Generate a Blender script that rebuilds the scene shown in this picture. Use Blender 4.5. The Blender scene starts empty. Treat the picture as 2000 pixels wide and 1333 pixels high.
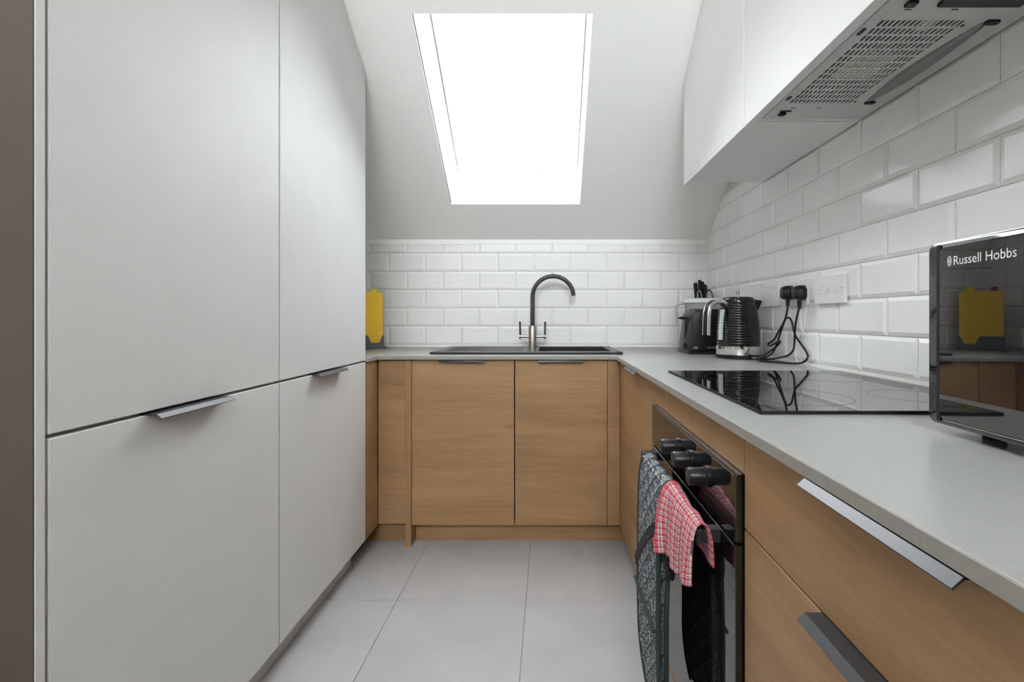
import bpy, bmesh, math, random
from mathutils import Vector, Matrix
random.seed(7)
S = bpy.context.scene
C = S.collection
PI = math.pi

# ------------------------------------------------------------------ camera, sky, light, exposure
cam_d = bpy.data.cameras.new('camera')
cam_d.sensor_width = 36.0
cam_d.lens = 905 / 2000 * 36.0
cam_d.shift_x = -71 / 2000
cam_d.shift_y = -45.5 / 2000
cam_d.clip_start = 0.02
cam = bpy.data.objects.new('camera', cam_d)
cam.location = (0, 0, 0.988)
cam.rotation_euler = (PI / 2, 0, 0)
C.objects.link(cam)
S.camera = cam

SKY = 16.0
w = bpy.data.worlds.new('overcast_sky')
S.world = w
w.use_nodes = True
bg = w.node_tree.nodes['Background']
bg.inputs[0].default_value = (0.96, 0.98, 1.0, 1)
bg.inputs[1].default_value = SKY

S.view_settings.view_transform = 'Standard'
S.view_settings.look = 'None'
S.view_settings.gamma = 1.0
S.view_settings.exposure = 0.68
S.view_settings.use_curve_mapping = False
S.cycles.max_bounces = 14
S.cycles.diffuse_bounces = 9
S.cycles.glossy_bounces = 6
S.cycles.transparent_max_bounces = 12
S.cycles.caustics_reflective = False
S.cycles.caustics_refractive = False
S.cycles.sample_clamp_indirect = 6.0

# ------------------------------------------------------------------ materials
MATS = {}
def new_mat(name):
    m = bpy.data.materials.new(name)
    m.use_nodes = True
    MATS[name] = m
    nt = m.node_tree
    return m, nt, nt.nodes['Principled BSDF']

def N(nt, typ, **kw):
    n = nt.nodes.new(typ)
    for k, v in kw.items():
        setattr(n, k, v)
    return n

def ramp(nt, stops):
    r = N(nt, 'ShaderNodeValToRGB')
    e = r.color_ramp.elements
    e[0].position, e[0].color = stops[0][0], (*stops[0][1], 1)
    e[1].position, e[1].color = stops[-1][0], (*stops[-1][1], 1)
    for p, c in stops[1:-1]:
        x = e.new(p)
        x.color = (*c, 1)
    return r

def plain(name, col, rough=0.5, metal=0.0, ior=1.5, noise=0.0, scale=30.0, bump=0.0, coat=0.0, spec=None):
    """Colour with a little procedural variation and optional fine relief."""
    m, nt, b = new_mat(name)
    tc = N(nt, 'ShaderNodeTexCoord')
    nz = N(nt, 'ShaderNodeTexNoise')
    nz.inputs['Scale'].default_value = scale
    nz.inputs['Detail'].default_value = 5
    nt.links.new(tc.outputs['Object'], nz.inputs['Vector'])
    k = noise
    r = ramp(nt, [(0.3, tuple(max(0, c * (1 - k)) for c in col)), (0.7, tuple(min(1, c * (1 + k)) for c in col))])
    nt.links.new(nz.outputs['Fac'], r.inputs['Fac'])
    nt.links.new(r.outputs['Color'], b.inputs['Base Color'])
    b.inputs['Roughness'].default_value = rough
    b.inputs['Metallic'].default_value = metal
    b.inputs['IOR'].default_value = ior
    if spec is not None:
        b.inputs['Specular IOR Level'].default_value = spec
    if coat:
        b.inputs['Coat Weight'].default_value = coat
        b.inputs['Coat Roughness'].default_value = 0.03
    if bump:
        bp = N(nt, 'ShaderNodeBump')
        bp.inputs['Strength'].default_value = bump
        bp.inputs['Distance'].default_value = 0.002
        nt.links.new(nz.outputs['Fac'], bp.inputs['Height'])
        nt.links.new(bp.outputs['Normal'], b.inputs['Normal'])
    return m

def oak(name, axis):
    """Oak veneer; the grain runs along the given object axis."""
    m, nt, b = new_mat(name)
    tc = N(nt, 'ShaderNodeTexCoord')
    oi = N(nt, 'ShaderNodeObjectInfo')
    off = N(nt, 'ShaderNodeVectorMath', operation='SCALE')
    cmb = N(nt, 'ShaderNodeCombineXYZ')
    for i in range(3):
        nt.links.new(oi.outputs['Random'], cmb.inputs[i])
    nt.links.new(cmb.outputs[0], off.inputs[0])
    off.inputs['Scale'].default_value = 13.0
    add = N(nt, 'ShaderNodeVectorMath', operation='ADD')
    nt.links.new(tc.outputs['Object'], add.inputs[0])
    nt.links.new(off.outputs[0], add.inputs[1])
    def mapped(along, across):
        mp = N(nt, 'ShaderNodeMapping')
        sc = [across] * 3
        sc['xyz'.index(axis)] = along
        mp.inputs['Scale'].default_value = sc
        nt.links.new(add.outputs[0], mp.inputs['Vector'])
        return mp
    a = N(nt, 'ShaderNodeTexNoise')            # broad cathedral figure
    a.inputs['Scale'].default_value = 1.0
    a.inputs['Detail'].default_value = 4
    a.inputs['Distortion'].default_value = 0.8
    nt.links.new(mapped(1.6, 11).outputs[0], a.inputs['Vector'])
    c = N(nt, 'ShaderNodeTexNoise')            # growth lines
    c.inputs['Scale'].default_value = 1.0
    c.inputs['Detail'].default_value = 6
    c.inputs['Roughness'].default_value = 0.65
    nt.links.new(mapped(4, 95).outputs[0], c.inputs['Vector'])
    f = N(nt, 'ShaderNodeTexNoise')            # pores
    f.inputs['Scale'].default_value = 1.0
    f.inputs['Detail'].default_value = 2
    nt.links.new(mapped(40, 900).outputs[0], f.inputs['Vector'])
    v = N(nt, 'ShaderNodeTexVoronoi')          # a few knots
    v.inputs['Scale'].default_value = 1.0
    nt.links.new(mapped(2.2, 4.6).outputs[0], v.inputs['Vector'])
    kn = ramp(nt, [(0.02, (0.45, 0.36, 0.28)), (0.09, (1, 1, 1))])
    nt.links.new(v.outputs['Distance'], kn.inputs['Fac'])
    r1 = ramp(nt, [(0.3, (0.258, 0.145, 0.065)), (0.5, (0.312, 0.178, 0.082)), (0.72, (0.362, 0.214, 0.103))])
    nt.links.new(a.outputs['Fac'], r1.inputs['Fac'])
    r2 = ramp(nt, [(0.33, (0.84, 0.82, 0.80)), (0.6, (1, 1, 1))])
    nt.links.new(c.outputs['Fac'], r2.inputs['Fac'])
    r3 = ramp(nt, [(0.35, (0.88, 0.87, 0.86)), (0.5, (1, 1, 1))])
    nt.links.new(f.outputs['Fac'], r3.inputs['Fac'])
    prev = r1.outputs['Color']
    for rr in (r2, r3, kn):
        mx = N(nt, 'ShaderNodeMixRGB', blend_type='MULTIPLY')
        mx.inputs['Fac'].default_value = 1.0
        nt.links.new(prev, mx.inputs[1])
        nt.links.new(rr.outputs['Color'], mx.inputs[2])
        prev = mx.outputs[0]
    nt.links.new(prev, b.inputs['Base Color'])
    b.inputs['Roughness'].default_value = 0.48
    bp = N(nt, 'ShaderNodeBump')
    bp.inputs['Strength'].default_value = 0.12
    bp.inputs['Distance'].default_value = 0.001
    nt.links.new(c.outputs['Fac'], bp.inputs['Height'])
    nt.links.new(bp.outputs['Normal'], b.inputs['Normal'])
    return m

for ax in 'xyz':
    oak('oak_' + ax, ax)
plain('cabinet_grey', (0.60, 0.60, 0.597), 0.55, noise=0.02, scale=8, spec=0.25)
plain('cabinet_white', (0.88, 0.88, 0.875), 0.5, noise=0.01, scale=8, spec=0.25)
plain('carcass', (0.62, 0.61, 0.58), 0.5)
plain('paint', (0.93, 0.93, 0.91), 0.7, noise=0.01, scale=60, bump=0.05)
plain('panel_shade', (0.058, 0.045, 0.035), 0.7, noise=0.05, scale=4)  # dark tone for the shade on the tall cabinet's end panel
plain('tile_glaze', (0.89, 0.89, 0.885), 0.07, ior=1.62, noise=0.01, scale=12)
plain('grout', (0.60, 0.57, 0.52), 0.85, noise=0.08, scale=90)
plain('sealant', (0.86, 0.855, 0.82), 0.4)
plain('floor_porcelain', (0.365, 0.36, 0.362), 0.42, noise=0.07, scale=5, bump=0.03)
plain('floor_grout', (0.27, 0.26, 0.25), 0.9)
plain('worktop_laminate', (0.335, 0.335, 0.329), 0.26, noise=0.03, scale=140)
plain('black_metal', (0.018, 0.018, 0.021), 0.36, spec=0.55)
plain('black_plastic', (0.008, 0.008, 0.009), 0.34, spec=0.3)
plain('black_matt', (0.008, 0.008, 0.009), 0.6, spec=0.25)
plain('black_gloss', (0.004, 0.004, 0.005), 0.05, ior=1.5)
plain('hob_glass', (0.004, 0.004, 0.005), 0.012, ior=6.5)
plain('oven_glass', (0.008, 0.007, 0.006), 0.02, ior=1.75)
plain('mirror_glass', (0.008, 0.008, 0.008), 0.015, ior=2.4)
plain('chrome', (0.78, 0.77, 0.74), 0.12, metal=1.0)
plain('nickel', (0.55, 0.49, 0.42), 0.33, metal=1.0, noise=0.05, scale=200)
plain('dark_brass', (0.22, 0.19, 0.14), 0.3, metal=1.0)
plain('steel_trim', (0.5, 0.5, 0.5), 0.25, metal=1.0)
plain('hood_metal', (0.64, 0.655, 0.64), 0.45, noise=0.03, scale=40)
plain('hood_dark', (0.05, 0.05, 0.045), 0.8)
plain('patch_yellow', (0.72, 0.64, 0.40), 0.8, noise=0.1, scale=60)
plain('lamp_cover', (0.20, 0.21, 0.20), 0.3, noise=0.05, scale=20)
plain('sink_composite', (0.011, 0.011, 0.012), 0.30, noise=0.25, scale=600, ior=1.45)
plain('tap_black', (0.035, 0.035, 0.037), 0.35)
plain('socket_white', (0.80, 0.80, 0.79), 0.28)
plain('print_white', (0.80, 0.80, 0.78), 0.6)
plain('print_grey', (0.09, 0.09, 0.09), 0.4)
plain('ring_print', (0.035, 0.035, 0.036), 0.25)
plain('edge_shade', (0.265, 0.25, 0.23), 0.45, noise=0.05, scale=140)  # laminate colour darkened to carry the shade of the front edges
plain('sink_bowl', (0.008, 0.008, 0.009), 0.6, spec=0.2)
plain('yellow_plastic', (1.0, 0.60, 0.035), 0.4, noise=0.02)
plain('green_plastic', (0.35, 0.62, 0.05), 0.4)
plain('red_plastic', (0.35, 0.03, 0.04), 0.4)
plain('slate_plastic', (0.115, 0.14, 0.155), 0.45)
plain('white_plastic', (0.82, 0.83, 0.84), 0.3)
plain('gauge', (0.55, 0.60, 0.62), 0.2)
plain('dark_green_cloth', (0.018, 0.03, 0.028), 0.9)
plain('black_cloth', (0.010, 0.010, 0.011), 0.9)
plain('dirt_grey', (0.40, 0.40, 0.39), 0.6)
plain('red_led', (0.4, 0.06, 0.05), 0.4)

def clear_mat(name, col, clear, rough, ior):
    m, nt, b = new_mat(name)
    nt.nodes.remove(b)
    out = nt.nodes['Material Output']
    tr = N(nt, 'ShaderNodeBsdfTransparent')
    tr.inputs[0].default_value = (*col, 1)
    df = N(nt, 'ShaderNodeBsdfDiffuse')
    df.inputs[0].default_value = (*col, 1)
    tl = N(nt, 'ShaderNodeBsdfTranslucent')
    tl.inputs[0].default_value = (*col, 1)
    dm = N(nt, 'ShaderNodeMixShader')
    dm.inputs[0].default_value = 0.5
    nt.links.new(df.outputs[0], dm.inputs[1])
    nt.links.new(tl.outputs[0], dm.inputs[2])
    m1 = N(nt, 'ShaderNodeMixShader')
    m1.inputs[0].default_value = clear
    nt.links.new(dm.outputs[0], m1.inputs[1])
    nt.links.new(tr.outputs[0], m1.inputs[2])
    gl = N(nt, 'ShaderNodeBsdfGlossy')
    gl.inputs['Roughness'].default_value = rough
    fr = N(nt, 'ShaderNodeFresnel')
    fr.inputs[0].default_value = ior
    m2 = N(nt, 'ShaderNodeMixShader')
    nt.links.new(fr.outputs[0], m2.inputs[0])
    nt.links.new(m1.outputs[0], m2.inputs[1])
    nt.links.new(gl.outputs[0], m2.inputs[2])
    nt.links.new(m2.outputs[0], out.inputs['Surface'])
    return m
clear_mat('window_glass', (0.97, 0.98, 0.98), 1.0, 0.0, 1.45)
clear_mat('skylight_glass', (0.82, 0.83, 0.84), 1.0, 0.0, 1.45)
clear_mat('frosted_plastic', (0.97, 0.98, 0.985), 0.06, 0.15, 1.4)
clear_mat('clear_plastic', (0.97, 0.98, 0.98), 0.45, 0.08, 1.4)

def tweed():
    m, nt, b = new_mat('quilt_tweed')
    tc = N(nt, 'ShaderNodeTexCoord')
    nz = N(nt, 'ShaderNodeTexNoise')
    nz.inputs['Scale'].default_value = 260
    nz.inputs['Detail'].default_value = 3
    nt.links.new(tc.outputs['Object'], nz.inputs['Vector'])
    r = ramp(nt, [(0.36, (0.05, 0.055, 0.06)), (0.5, (0.16, 0.172, 0.182)), (0.66, (0.36, 0.38, 0.40))])
    nt.links.new(nz.outputs['Fac'], r.inputs['Fac'])
    # quilting seams, with the grooves' shade painted as dark lines, in the cloth's own UV (metres)
    sep = N(nt, 'ShaderNodeSeparateXYZ')
    nt.links.new(tc.outputs['UV'], sep.inputs[0])
    fac = None
    for op in ('ADD', 'SUBTRACT'):
        d = N(nt, 'ShaderNodeMath', operation=op)
        nt.links.new(sep.outputs[1], d.inputs[0])
        nt.links.new(sep.outputs[0], d.inputs[1])
        k = N(nt, 'ShaderNodeMath', operation='DIVIDE')
        nt.links.new(d.outputs[0], k.inputs[0])
        k.inputs[1].default_value = 0.054
        pp = N(nt, 'ShaderNodeMath', operation='PINGPONG')
        nt.links.new(k.outputs[0], pp.inputs[0])
        pp.inputs[1].default_value = 0.5
        lt = N(nt, 'ShaderNodeMath', operation='LESS_THAN')
        nt.links.new(pp.outputs[0], lt.inputs[0])
        lt.inputs[1].default_value = 0.045
        if fac is None:
            fac = lt.outputs[0]
        else:
            mxm = N(nt, 'ShaderNodeMath', operation='MAXIMUM')
            nt.links.new(fac, mxm.inputs[0])
            nt.links.new(lt.outputs[0], mxm.inputs[1])
            fac = mxm.outputs[0]
    mx = N(nt, 'ShaderNodeMixRGB')
    nt.links.new(fac, mx.inputs[0])
    nt.links.new(r.outputs['Color'], mx.inputs[1])
    mx.inputs[2].default_value = (0.05, 0.055, 0.06, 1)
    nt.links.new(mx.outputs[0], b.inputs['Base Color'])
    b.inputs['Roughness'].default_value = 0.95
    bp = N(nt, 'ShaderNodeBump')
    bp.inputs['Strength'].default_value = 0.5
    bp.inputs['Distance'].default_value = 0.001
    nt.links.new(nz.outputs['Fac'], bp.inputs['Height'])
    nt.links.new(bp.outputs['Normal'], b.inputs['Normal'])
tweed()

def check_cloth():
    """Red, white and dark check with a waffle weave, laid out in the cloth's own UV (metres)."""
    m, nt, b = new_mat('check_cloth')
    tc = N(nt, 'ShaderNodeTexCoord')
    sep = N(nt, 'ShaderNodeSeparateXYZ')
    nt.links.new(tc.outputs['UV'], sep.inputs[0])
    def stripes(sock, period, width, shift=0.0):
        d = N(nt, 'ShaderNodeMath', operation='MULTIPLY_ADD')
        nt.links.new(sock, d.inputs[0])
        d.inputs[1].default_value = 1 / period
        d.inputs[2].default_value = shift
        fr = N(nt, 'ShaderNodeMath', operation='FRACT')
        nt.links.new(d.outputs[0], fr.inputs[0])
        lt = N(nt, 'ShaderNodeMath', operation='LESS_THAN')
        nt.links.new(fr.outputs[0], lt.inputs[0])
        lt.inputs[1].default_value = width
        return lt.outputs[0]
    def mix(fac, col1, col2):
        mx = N(nt, 'ShaderNodeMixRGB')
        if isinstance(fac, float):
            mx.inputs[0].default_value = fac
        else:
            nt.links.new(fac, mx.inputs[0])
        for k, c in ((1, col1), (2, col2)):
            if isinstance(c, tuple):
                mx.inputs[k].default_value = (*c, 1)
            else:
                nt.links.new(c, mx.inputs[k])
        return mx.outputs[0]
    u, v = sep.outputs[0], sep.outputs[1]
    white, red, pink, dark = (0.62, 0.53, 0.50), (0.42, 0.022, 0.05), (0.50, 0.17, 0.20), (0.06, 0.04, 0.05)
    ru, rv = stripes(u, 0.0115, 0.45), stripes(v, 0.0115, 0.45)
    c1 = mix(ru, white, pink)
    c2 = mix(ru, pink, red)
    c = mix(rv, c1, c2)
    c = mix(stripes(u, 0.0115, 0.09, 0.28), c, dark)
    c = mix(stripes(v, 0.0115, 0.09, 0.28), c, dark)
    gt = N(nt, 'ShaderNodeMath', operation='GREATER_THAN')
    nt.links.new(u, gt.inputs[0])
    gt.inputs[1].default_value = 0.945
    hf = N(nt, 'ShaderNodeMath', operation='MULTIPLY')
    nt.links.new(gt.outputs[0], hf.inputs[0])
    hf.inputs[1].default_value = 0.55
    c = mix(hf.outputs[0], c, (0.40, 0.015, 0.04))
    wu, wv = stripes(u, 0.0058, 0.5), stripes(v, 0.0058, 0.5)
    ad = N(nt, 'ShaderNodeMath', operation='ADD')
    nt.links.new(wu, ad.inputs[0])
    nt.links.new(wv, ad.inputs[1])
    bp = N(nt, 'ShaderNodeBump')
    bp.inputs['Strength'].default_value = 0.6
    bp.inputs['Distance'].default_value = 0.0012
    nt.links.new(ad.outputs[0], bp.inputs['Height'])
    nt.links.new(bp.outputs['Normal'], b.inputs['Normal'])
    nt.links.new(c, b.inputs['Base Color'])
    b.inputs['Roughness'].default_value = 0.95
check_cloth()

# ------------------------------------------------------------------ mesh helpers
def catmull(pts, n=6):
    P = [Vector(p) for p in pts]
    P = [2 * P[0] - P[1]] + P + [2 * P[-1] - P[-2]]
    out = []
    for i in range(1, len(P) - 2):
        a, b, c, d = P[i - 1:i + 3]
        for k in range(n):
            t = k / n
            out.append(0.5 * ((2 * b) + (c - a) * t + (2 * a - 5 * b + 4 * c - d) * t * t + (3 * b - a - 3 * c + d) * t ** 3))
    out.append(P[-2])
    return out

class MB:
    """Collects shapes in world coordinates; build() links them as one mesh object."""
    def __init__(s):
        s.v, s.f, s.sm, s.uv = [], [], [], None
    def add(s, verts, faces, smooth=False):
        o = len(s.v)
        s.v += [tuple(p) for p in verts]
        s.f += [tuple(i + o for i in f) for f in faces]
        s.sm += [smooth] * len(faces)
        return s
    def box(s, x0, x1, y0, y1, z0, z1, bev=0.0, seg=2):
        bm = bmesh.new()
        M = Matrix.Translation(((x0 + x1) / 2, (y0 + y1) / 2, (z0 + z1) / 2)) @ Matrix.Diagonal((x1 - x0, y1 - y0, z1 - z0, 1))
        bmesh.ops.create_cube(bm, size=1, matrix=M)
        if bev:
            bmesh.ops.bevel(bm, geom=bm.edges[:], offset=bev, segments=seg, profile=0.5, affect='EDGES')
        return s.bm(bm)
    def bm(s, bm, smooth=False, M=None):
        bm.verts.index_update()
        vs = [(M @ v.co if M else v.co) for v in bm.verts]
        s.add(vs, [[v.index for v in f.verts] for f in bm.faces], smooth)
        bm.free()
        return s
    def prism(s, poly, axis, a0, a1, bev=0.0, smooth=False):
        """poly: 2D points; axis 'x': poly is (y, z); 'y': (x, z); 'z': (x, y)."""
        def p3(p, a):
            return {'x': (a, p[0], p[1]), 'y': (p[0], a, p[1]), 'z': (p[0], p[1], a)}[axis]
        bm = bmesh.new()
        A = [bm.verts.new(p3(p, a0)) for p in poly]
        B = [bm.verts.new(p3(p, a1)) for p in poly]
        n = len(poly)
        bm.faces.new(A)
        bm.faces.new(B)
        for i in range(n):
            bm.faces.new((A[i], A[(i + 1) % n], B[(i + 1) % n], B[i]))
        bmesh.ops.recalc_face_normals(bm, faces=bm.faces[:])
        if bev:
            bmesh.ops.bevel(bm, geom=bm.edges[:], offset=bev, segments=2, profile=0.5, affect='EDGES')
        return s.bm(bm, smooth)
    def lathe(s, prof, c=(0, 0, 0), n=48, axis='z', smooth=True):
        """prof: (radius, height) pairs turned about the axis through c."""
        vs, fs = [], []
        def p3(r, h, a):
            x, y = r * math.cos(a), r * math.sin(a)
            return {'z': (c[0] + x, c[1] + y, c[2] + h), 'x': (c[0] + h, c[1] + x, c[2] + y), 'y': (c[0] + x, c[1] + h, c[2] + y)}[axis]
        m = len(prof)
        for r, h in prof:
            for i in range(n):
                vs.append(p3(r, h, 2 * PI * i / n))
        for j in range(m - 1):
            for i in range(n):
                k = (i + 1) % n
                fs.append((j * n + i, j * n + k, (j + 1) * n + k, (j + 1) * n + i))
        fs.append(tuple(range(n - 1, -1, -1)))
        fs.append(tuple((m - 1) * n + i for i in range(n)))
        return s.add(vs, fs, smooth)
    def tube(s, pts, r, n=10, smooth=True, flat=1.0, up=None, caps=True):
        P = [Vector(p) for p in pts]
        T = []
        for i in range(len(P)):
            a = P[max(i - 1, 0)]
            b = P[min(i + 1, len(P) - 1)]
            T.append((b - a).normalized())
        ref = Vector(up) if up else (Vector((0, 0, 1)) if abs(T[0].z) < 0.9 else Vector((1, 0, 0)))
        nrm = (ref - T[0] * ref.dot(T[0])).normalized()
        vs, fs = [], []
        for i, p in enumerate(P):
            nrm = (nrm - T[i] * nrm.dot(T[i])).normalized()
            bi = T[i].cross(nrm)
            rr = r[i] if isinstance(r, (list, tuple)) else r
            for k in range(n):
                a = 2 * PI * k / n
                vs.append(p + nrm * (math.cos(a) * rr) + bi * (math.sin(a) * rr * flat))
        for i in range(len(P) - 1):
            for k in range(n):
                q = (k + 1) % n
                fs.append((i * n + k, i * n + q, (i + 1) * n + q, (i + 1) * n + k))
        if caps:
            fs.append(tuple(range(n - 1, -1, -1)))
            fs.append(tuple((len(P) - 1) * n + k for k in range(n)))
        return s.add(vs, fs, smooth)
    def band(s, pts, wvec, th):
        """A flat ribbon along pts; wvec is its width vector, th its thickness."""
        P = [Vector(p) for p in pts]
        W = Vector(wvec) * 0.5
        vs, fs = [], []
        for i, p in enumerate(P):
            t = (P[min(i + 1, len(P) - 1)] - P[max(i - 1, 0)]).normalized()
            nn = t.cross(W).normalized() * th / 2
            vs += [p - W - nn, p + W - nn, p + W + nn, p - W + nn]
        for i in range(len(P) - 1):
            for k in range(4):
                q = (k + 1) % 4
                fs.append((i * 4 + k, i * 4 + q, i * 4 + 4 + q, i * 4 + 4 + k))
        fs += [(3, 2, 1, 0), tuple((len(P) - 1) * 4 + k for k in range(4))]
        return s.add(vs, fs)
    def build(s, name, mat, parent=None, pivot=None):
        base = Vector((0, 0, 0))
        q = parent
        while q:
            base += q.location
            q = q.parent
        piv = Vector(pivot) if pivot else base
        me = bpy.data.meshes.new(name)
        me.from_pydata([tuple(Vector(v) - piv) for v in s.v], [], s.f)
        me.polygons.foreach_set('use_smooth', s.sm)
        if s.uv:
            lay = me.uv_layers.new(name='UVMap')
            for l in me.loops:
                lay.data[l.index].uv = s.uv[l.vertex_index]
        bm = bmesh.new()
        bm.from_mesh(me)
        bmesh.ops.recalc_face_normals(bm, faces=bm.faces[:])
        bm.to_mesh(me)
        bm.free()
        if any(s.sm):
            try:
                me.set_sharp_from_angle(angle=math.radians(40))
            except Exception:
                pass
        me.update()
        o = bpy.data.objects.new(name, me)
        me.materials.append(MATS[mat])
        o.location = piv - base
        o.parent = parent
        C.objects.link(o)
        return o

def tag(o, label=None, cat=None, group=None, kind=None):
    for k, v in (('label', label), ('category', cat), ('group', group), ('kind', kind)):
        if v:
            o[k] = v
    return o
def thing(name, loc, label, cat, group=None):
    o = bpy.data.objects.new(name, None)
    o.empty_display_size = 0.05
    o.location = loc
    C.objects.link(o)
    return tag(o, label, cat, group)
def dup(root, dloc, label=None):
    r = root.copy()
    C.objects.link(r)
    r.location = root.location + Vector(dloc)
    if label:
        r['label'] = label
    for ch in list(root.children):
        c = ch.copy()
        C.objects.link(c)
        c.parent = r
        for g in list(ch.children):
            d = g.copy()
            C.objects.link(d)
            d.parent = c
    return r

def plate_cells(mb, xs, ys, keep, z0, z1, P3=lambda x, y, z: (x, y, z)):
    """A slab made of the kept cells of a rectangular grid (cells left out are real openings)."""
    vid, vs, fs = {}, [], []
    def V(i, j, k):
        if (i, j, k) not in vid:
            vid[(i, j, k)] = len(vs)
            vs.append(P3(xs[i], ys[j], (z0, z1)[k]))
        return vid[(i, j, k)]
    nx, ny = len(xs) - 1, len(ys) - 1
    K = lambda i, j: 0 <= i < nx and 0 <= j < ny and keep(i, j)
    for i in range(nx):
        for j in range(ny):
            if not K(i, j):
                continue
            fs.append((V(i, j, 0), V(i, j + 1, 0), V(i + 1, j + 1, 0), V(i + 1, j, 0)))
            fs.append((V(i, j, 1), V(i + 1, j, 1), V(i + 1, j + 1, 1), V(i, j + 1, 1)))
            if not K(i - 1, j): fs.append((V(i, j, 0), V(i, j, 1), V(i, j + 1, 1), V(i, j + 1, 0)))
            if not K(i + 1, j): fs.append((V(i + 1, j, 0), V(i + 1, j + 1, 0), V(i + 1, j + 1, 1), V(i + 1, j, 1)))
            if not K(i, j - 1): fs.append((V(i, j, 0), V(i + 1, j, 0), V(i + 1, j, 1), V(i, j, 1)))
            if not K(i, j + 1): fs.append((V(i, j + 1, 0), V(i, j + 1, 1), V(i + 1, j + 1, 1), V(i + 1, j + 1, 0)))
    return mb.add(vs, fs)

def rrect(x0, x1, y0, y1, r, n=6):
    out = []
    for cx, cy, a in ((x1 - r, y1 - r, 0), (x0 + r, y1 - r, 90), (x0 + r, y0 + r, 180), (x1 - r, y0 + r, 270)):
        for k in range(n + 1):
            t = math.radians(a + 90 * k / n)
            out.append((cx + r * math.cos(t), cy + r * math.sin(t)))
    return out

# ------------------------------------------------------------------ room dimensions (metres; the camera stands at the origin)
XL, XR = -1.32, 0.888            # side walls
YB, YF = 2.579, -2.7             # sink wall, wall behind the camera
ZC = 4.00                        # ridge, above and behind the camera
def slope_z(y):                  # underside of the sloping ceiling
    return 2.130 - 0.78 * (y - 1.669)
Y_TOP = 1.669 - (ZC - 2.130) / 0.78
WT0, WT1 = 0.809, 0.825          # worktop
DZ0, DZ1 = 0.092, 0.805          # base doors
XD = 0.309                       # face of the right-hand doors
XT = -0.736                      # face of the left-hand doors
YD = 2.0                         # face of the sink doors

# floor: bed of grout with the tiles laid in it
fl = tag(MB().box(XL - .1, XR + .1, YF, YB + .1, -0.05, -0.003).build('floor', 'floor_grout'), 'pale grey tiled kitchen floor', kind='structure')
FT, J = 0.451, 0.0022
tile_me = None
for i in range(-3, 4):
    for j in range(-11, 3):
        x0, y0 = -0.529 + FT * i, 1.621 + FT * j
        a0, a1, b0, b1 = max(x0, XL), min(x0 + FT, XR), max(y0, YF), min(y0 + FT, YB)
        if a1 - a0 < .03 or b1 - b0 < .03:
            continue
        full = abs(a1 - a0 - FT) < 1e-6 and abs(b1 - b0 - FT) < 1e-6
        mid = ((a0 + a1) / 2, (b0 + b1) / 2, -0.005)
        if full and tile_me:
            o = bpy.data.objects.new('tile', tile_me)
            o.location = mid
            o.parent = fl
            C.objects.link(o)
        else:
            o = MB().box(a0 + J / 2, a1 - J / 2, b0 + J / 2, b1 - J / 2, -0.01, 0.0, bev=0.0008, seg=1).build('tile', 'floor_porcelain', fl, pivot=mid)
            if full:
                tile_me = o.data

# walls
wall_back = tag(MB().box(XL - .1, XR + .1, YB, YB + .1, -0.05, slope_z(YB) + .12).build('wall_back', 'grout'), kind='structure')
wall_right = tag(MB().prism([(YF, -.05), (YB, -.05), (YB, slope_z(YB) + .05), (Y_TOP, ZC + .05), (YF, ZC + .05)], 'x', XR, XR + .1).build('wall_right', 'grout'), kind='structure')
wall_left = tag(MB().prism([(YF, -.05), (YB, -.05), (YB, slope_z(YB) + .05), (Y_TOP, ZC + .05), (YF, ZC + .05)], 'x', XL - .1, XL).build('wall_left', 'paint'), kind='structure')
RX0, RX1, RZ0, RZ1 = -1.25, .82, 2.24, 3.6      # opening of the added fill-light window
tag(plate_cells(MB(), [XL - .1, RX0, RX1, XR + .1], [-.05, RZ0, RZ1, ZC + .05], lambda i, j: not (i == 1 and j == 1), YF - .1, YF, P3=lambda x, z, y: (x, y, z)).build('wall_rear', 'paint'), kind='structure')

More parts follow.
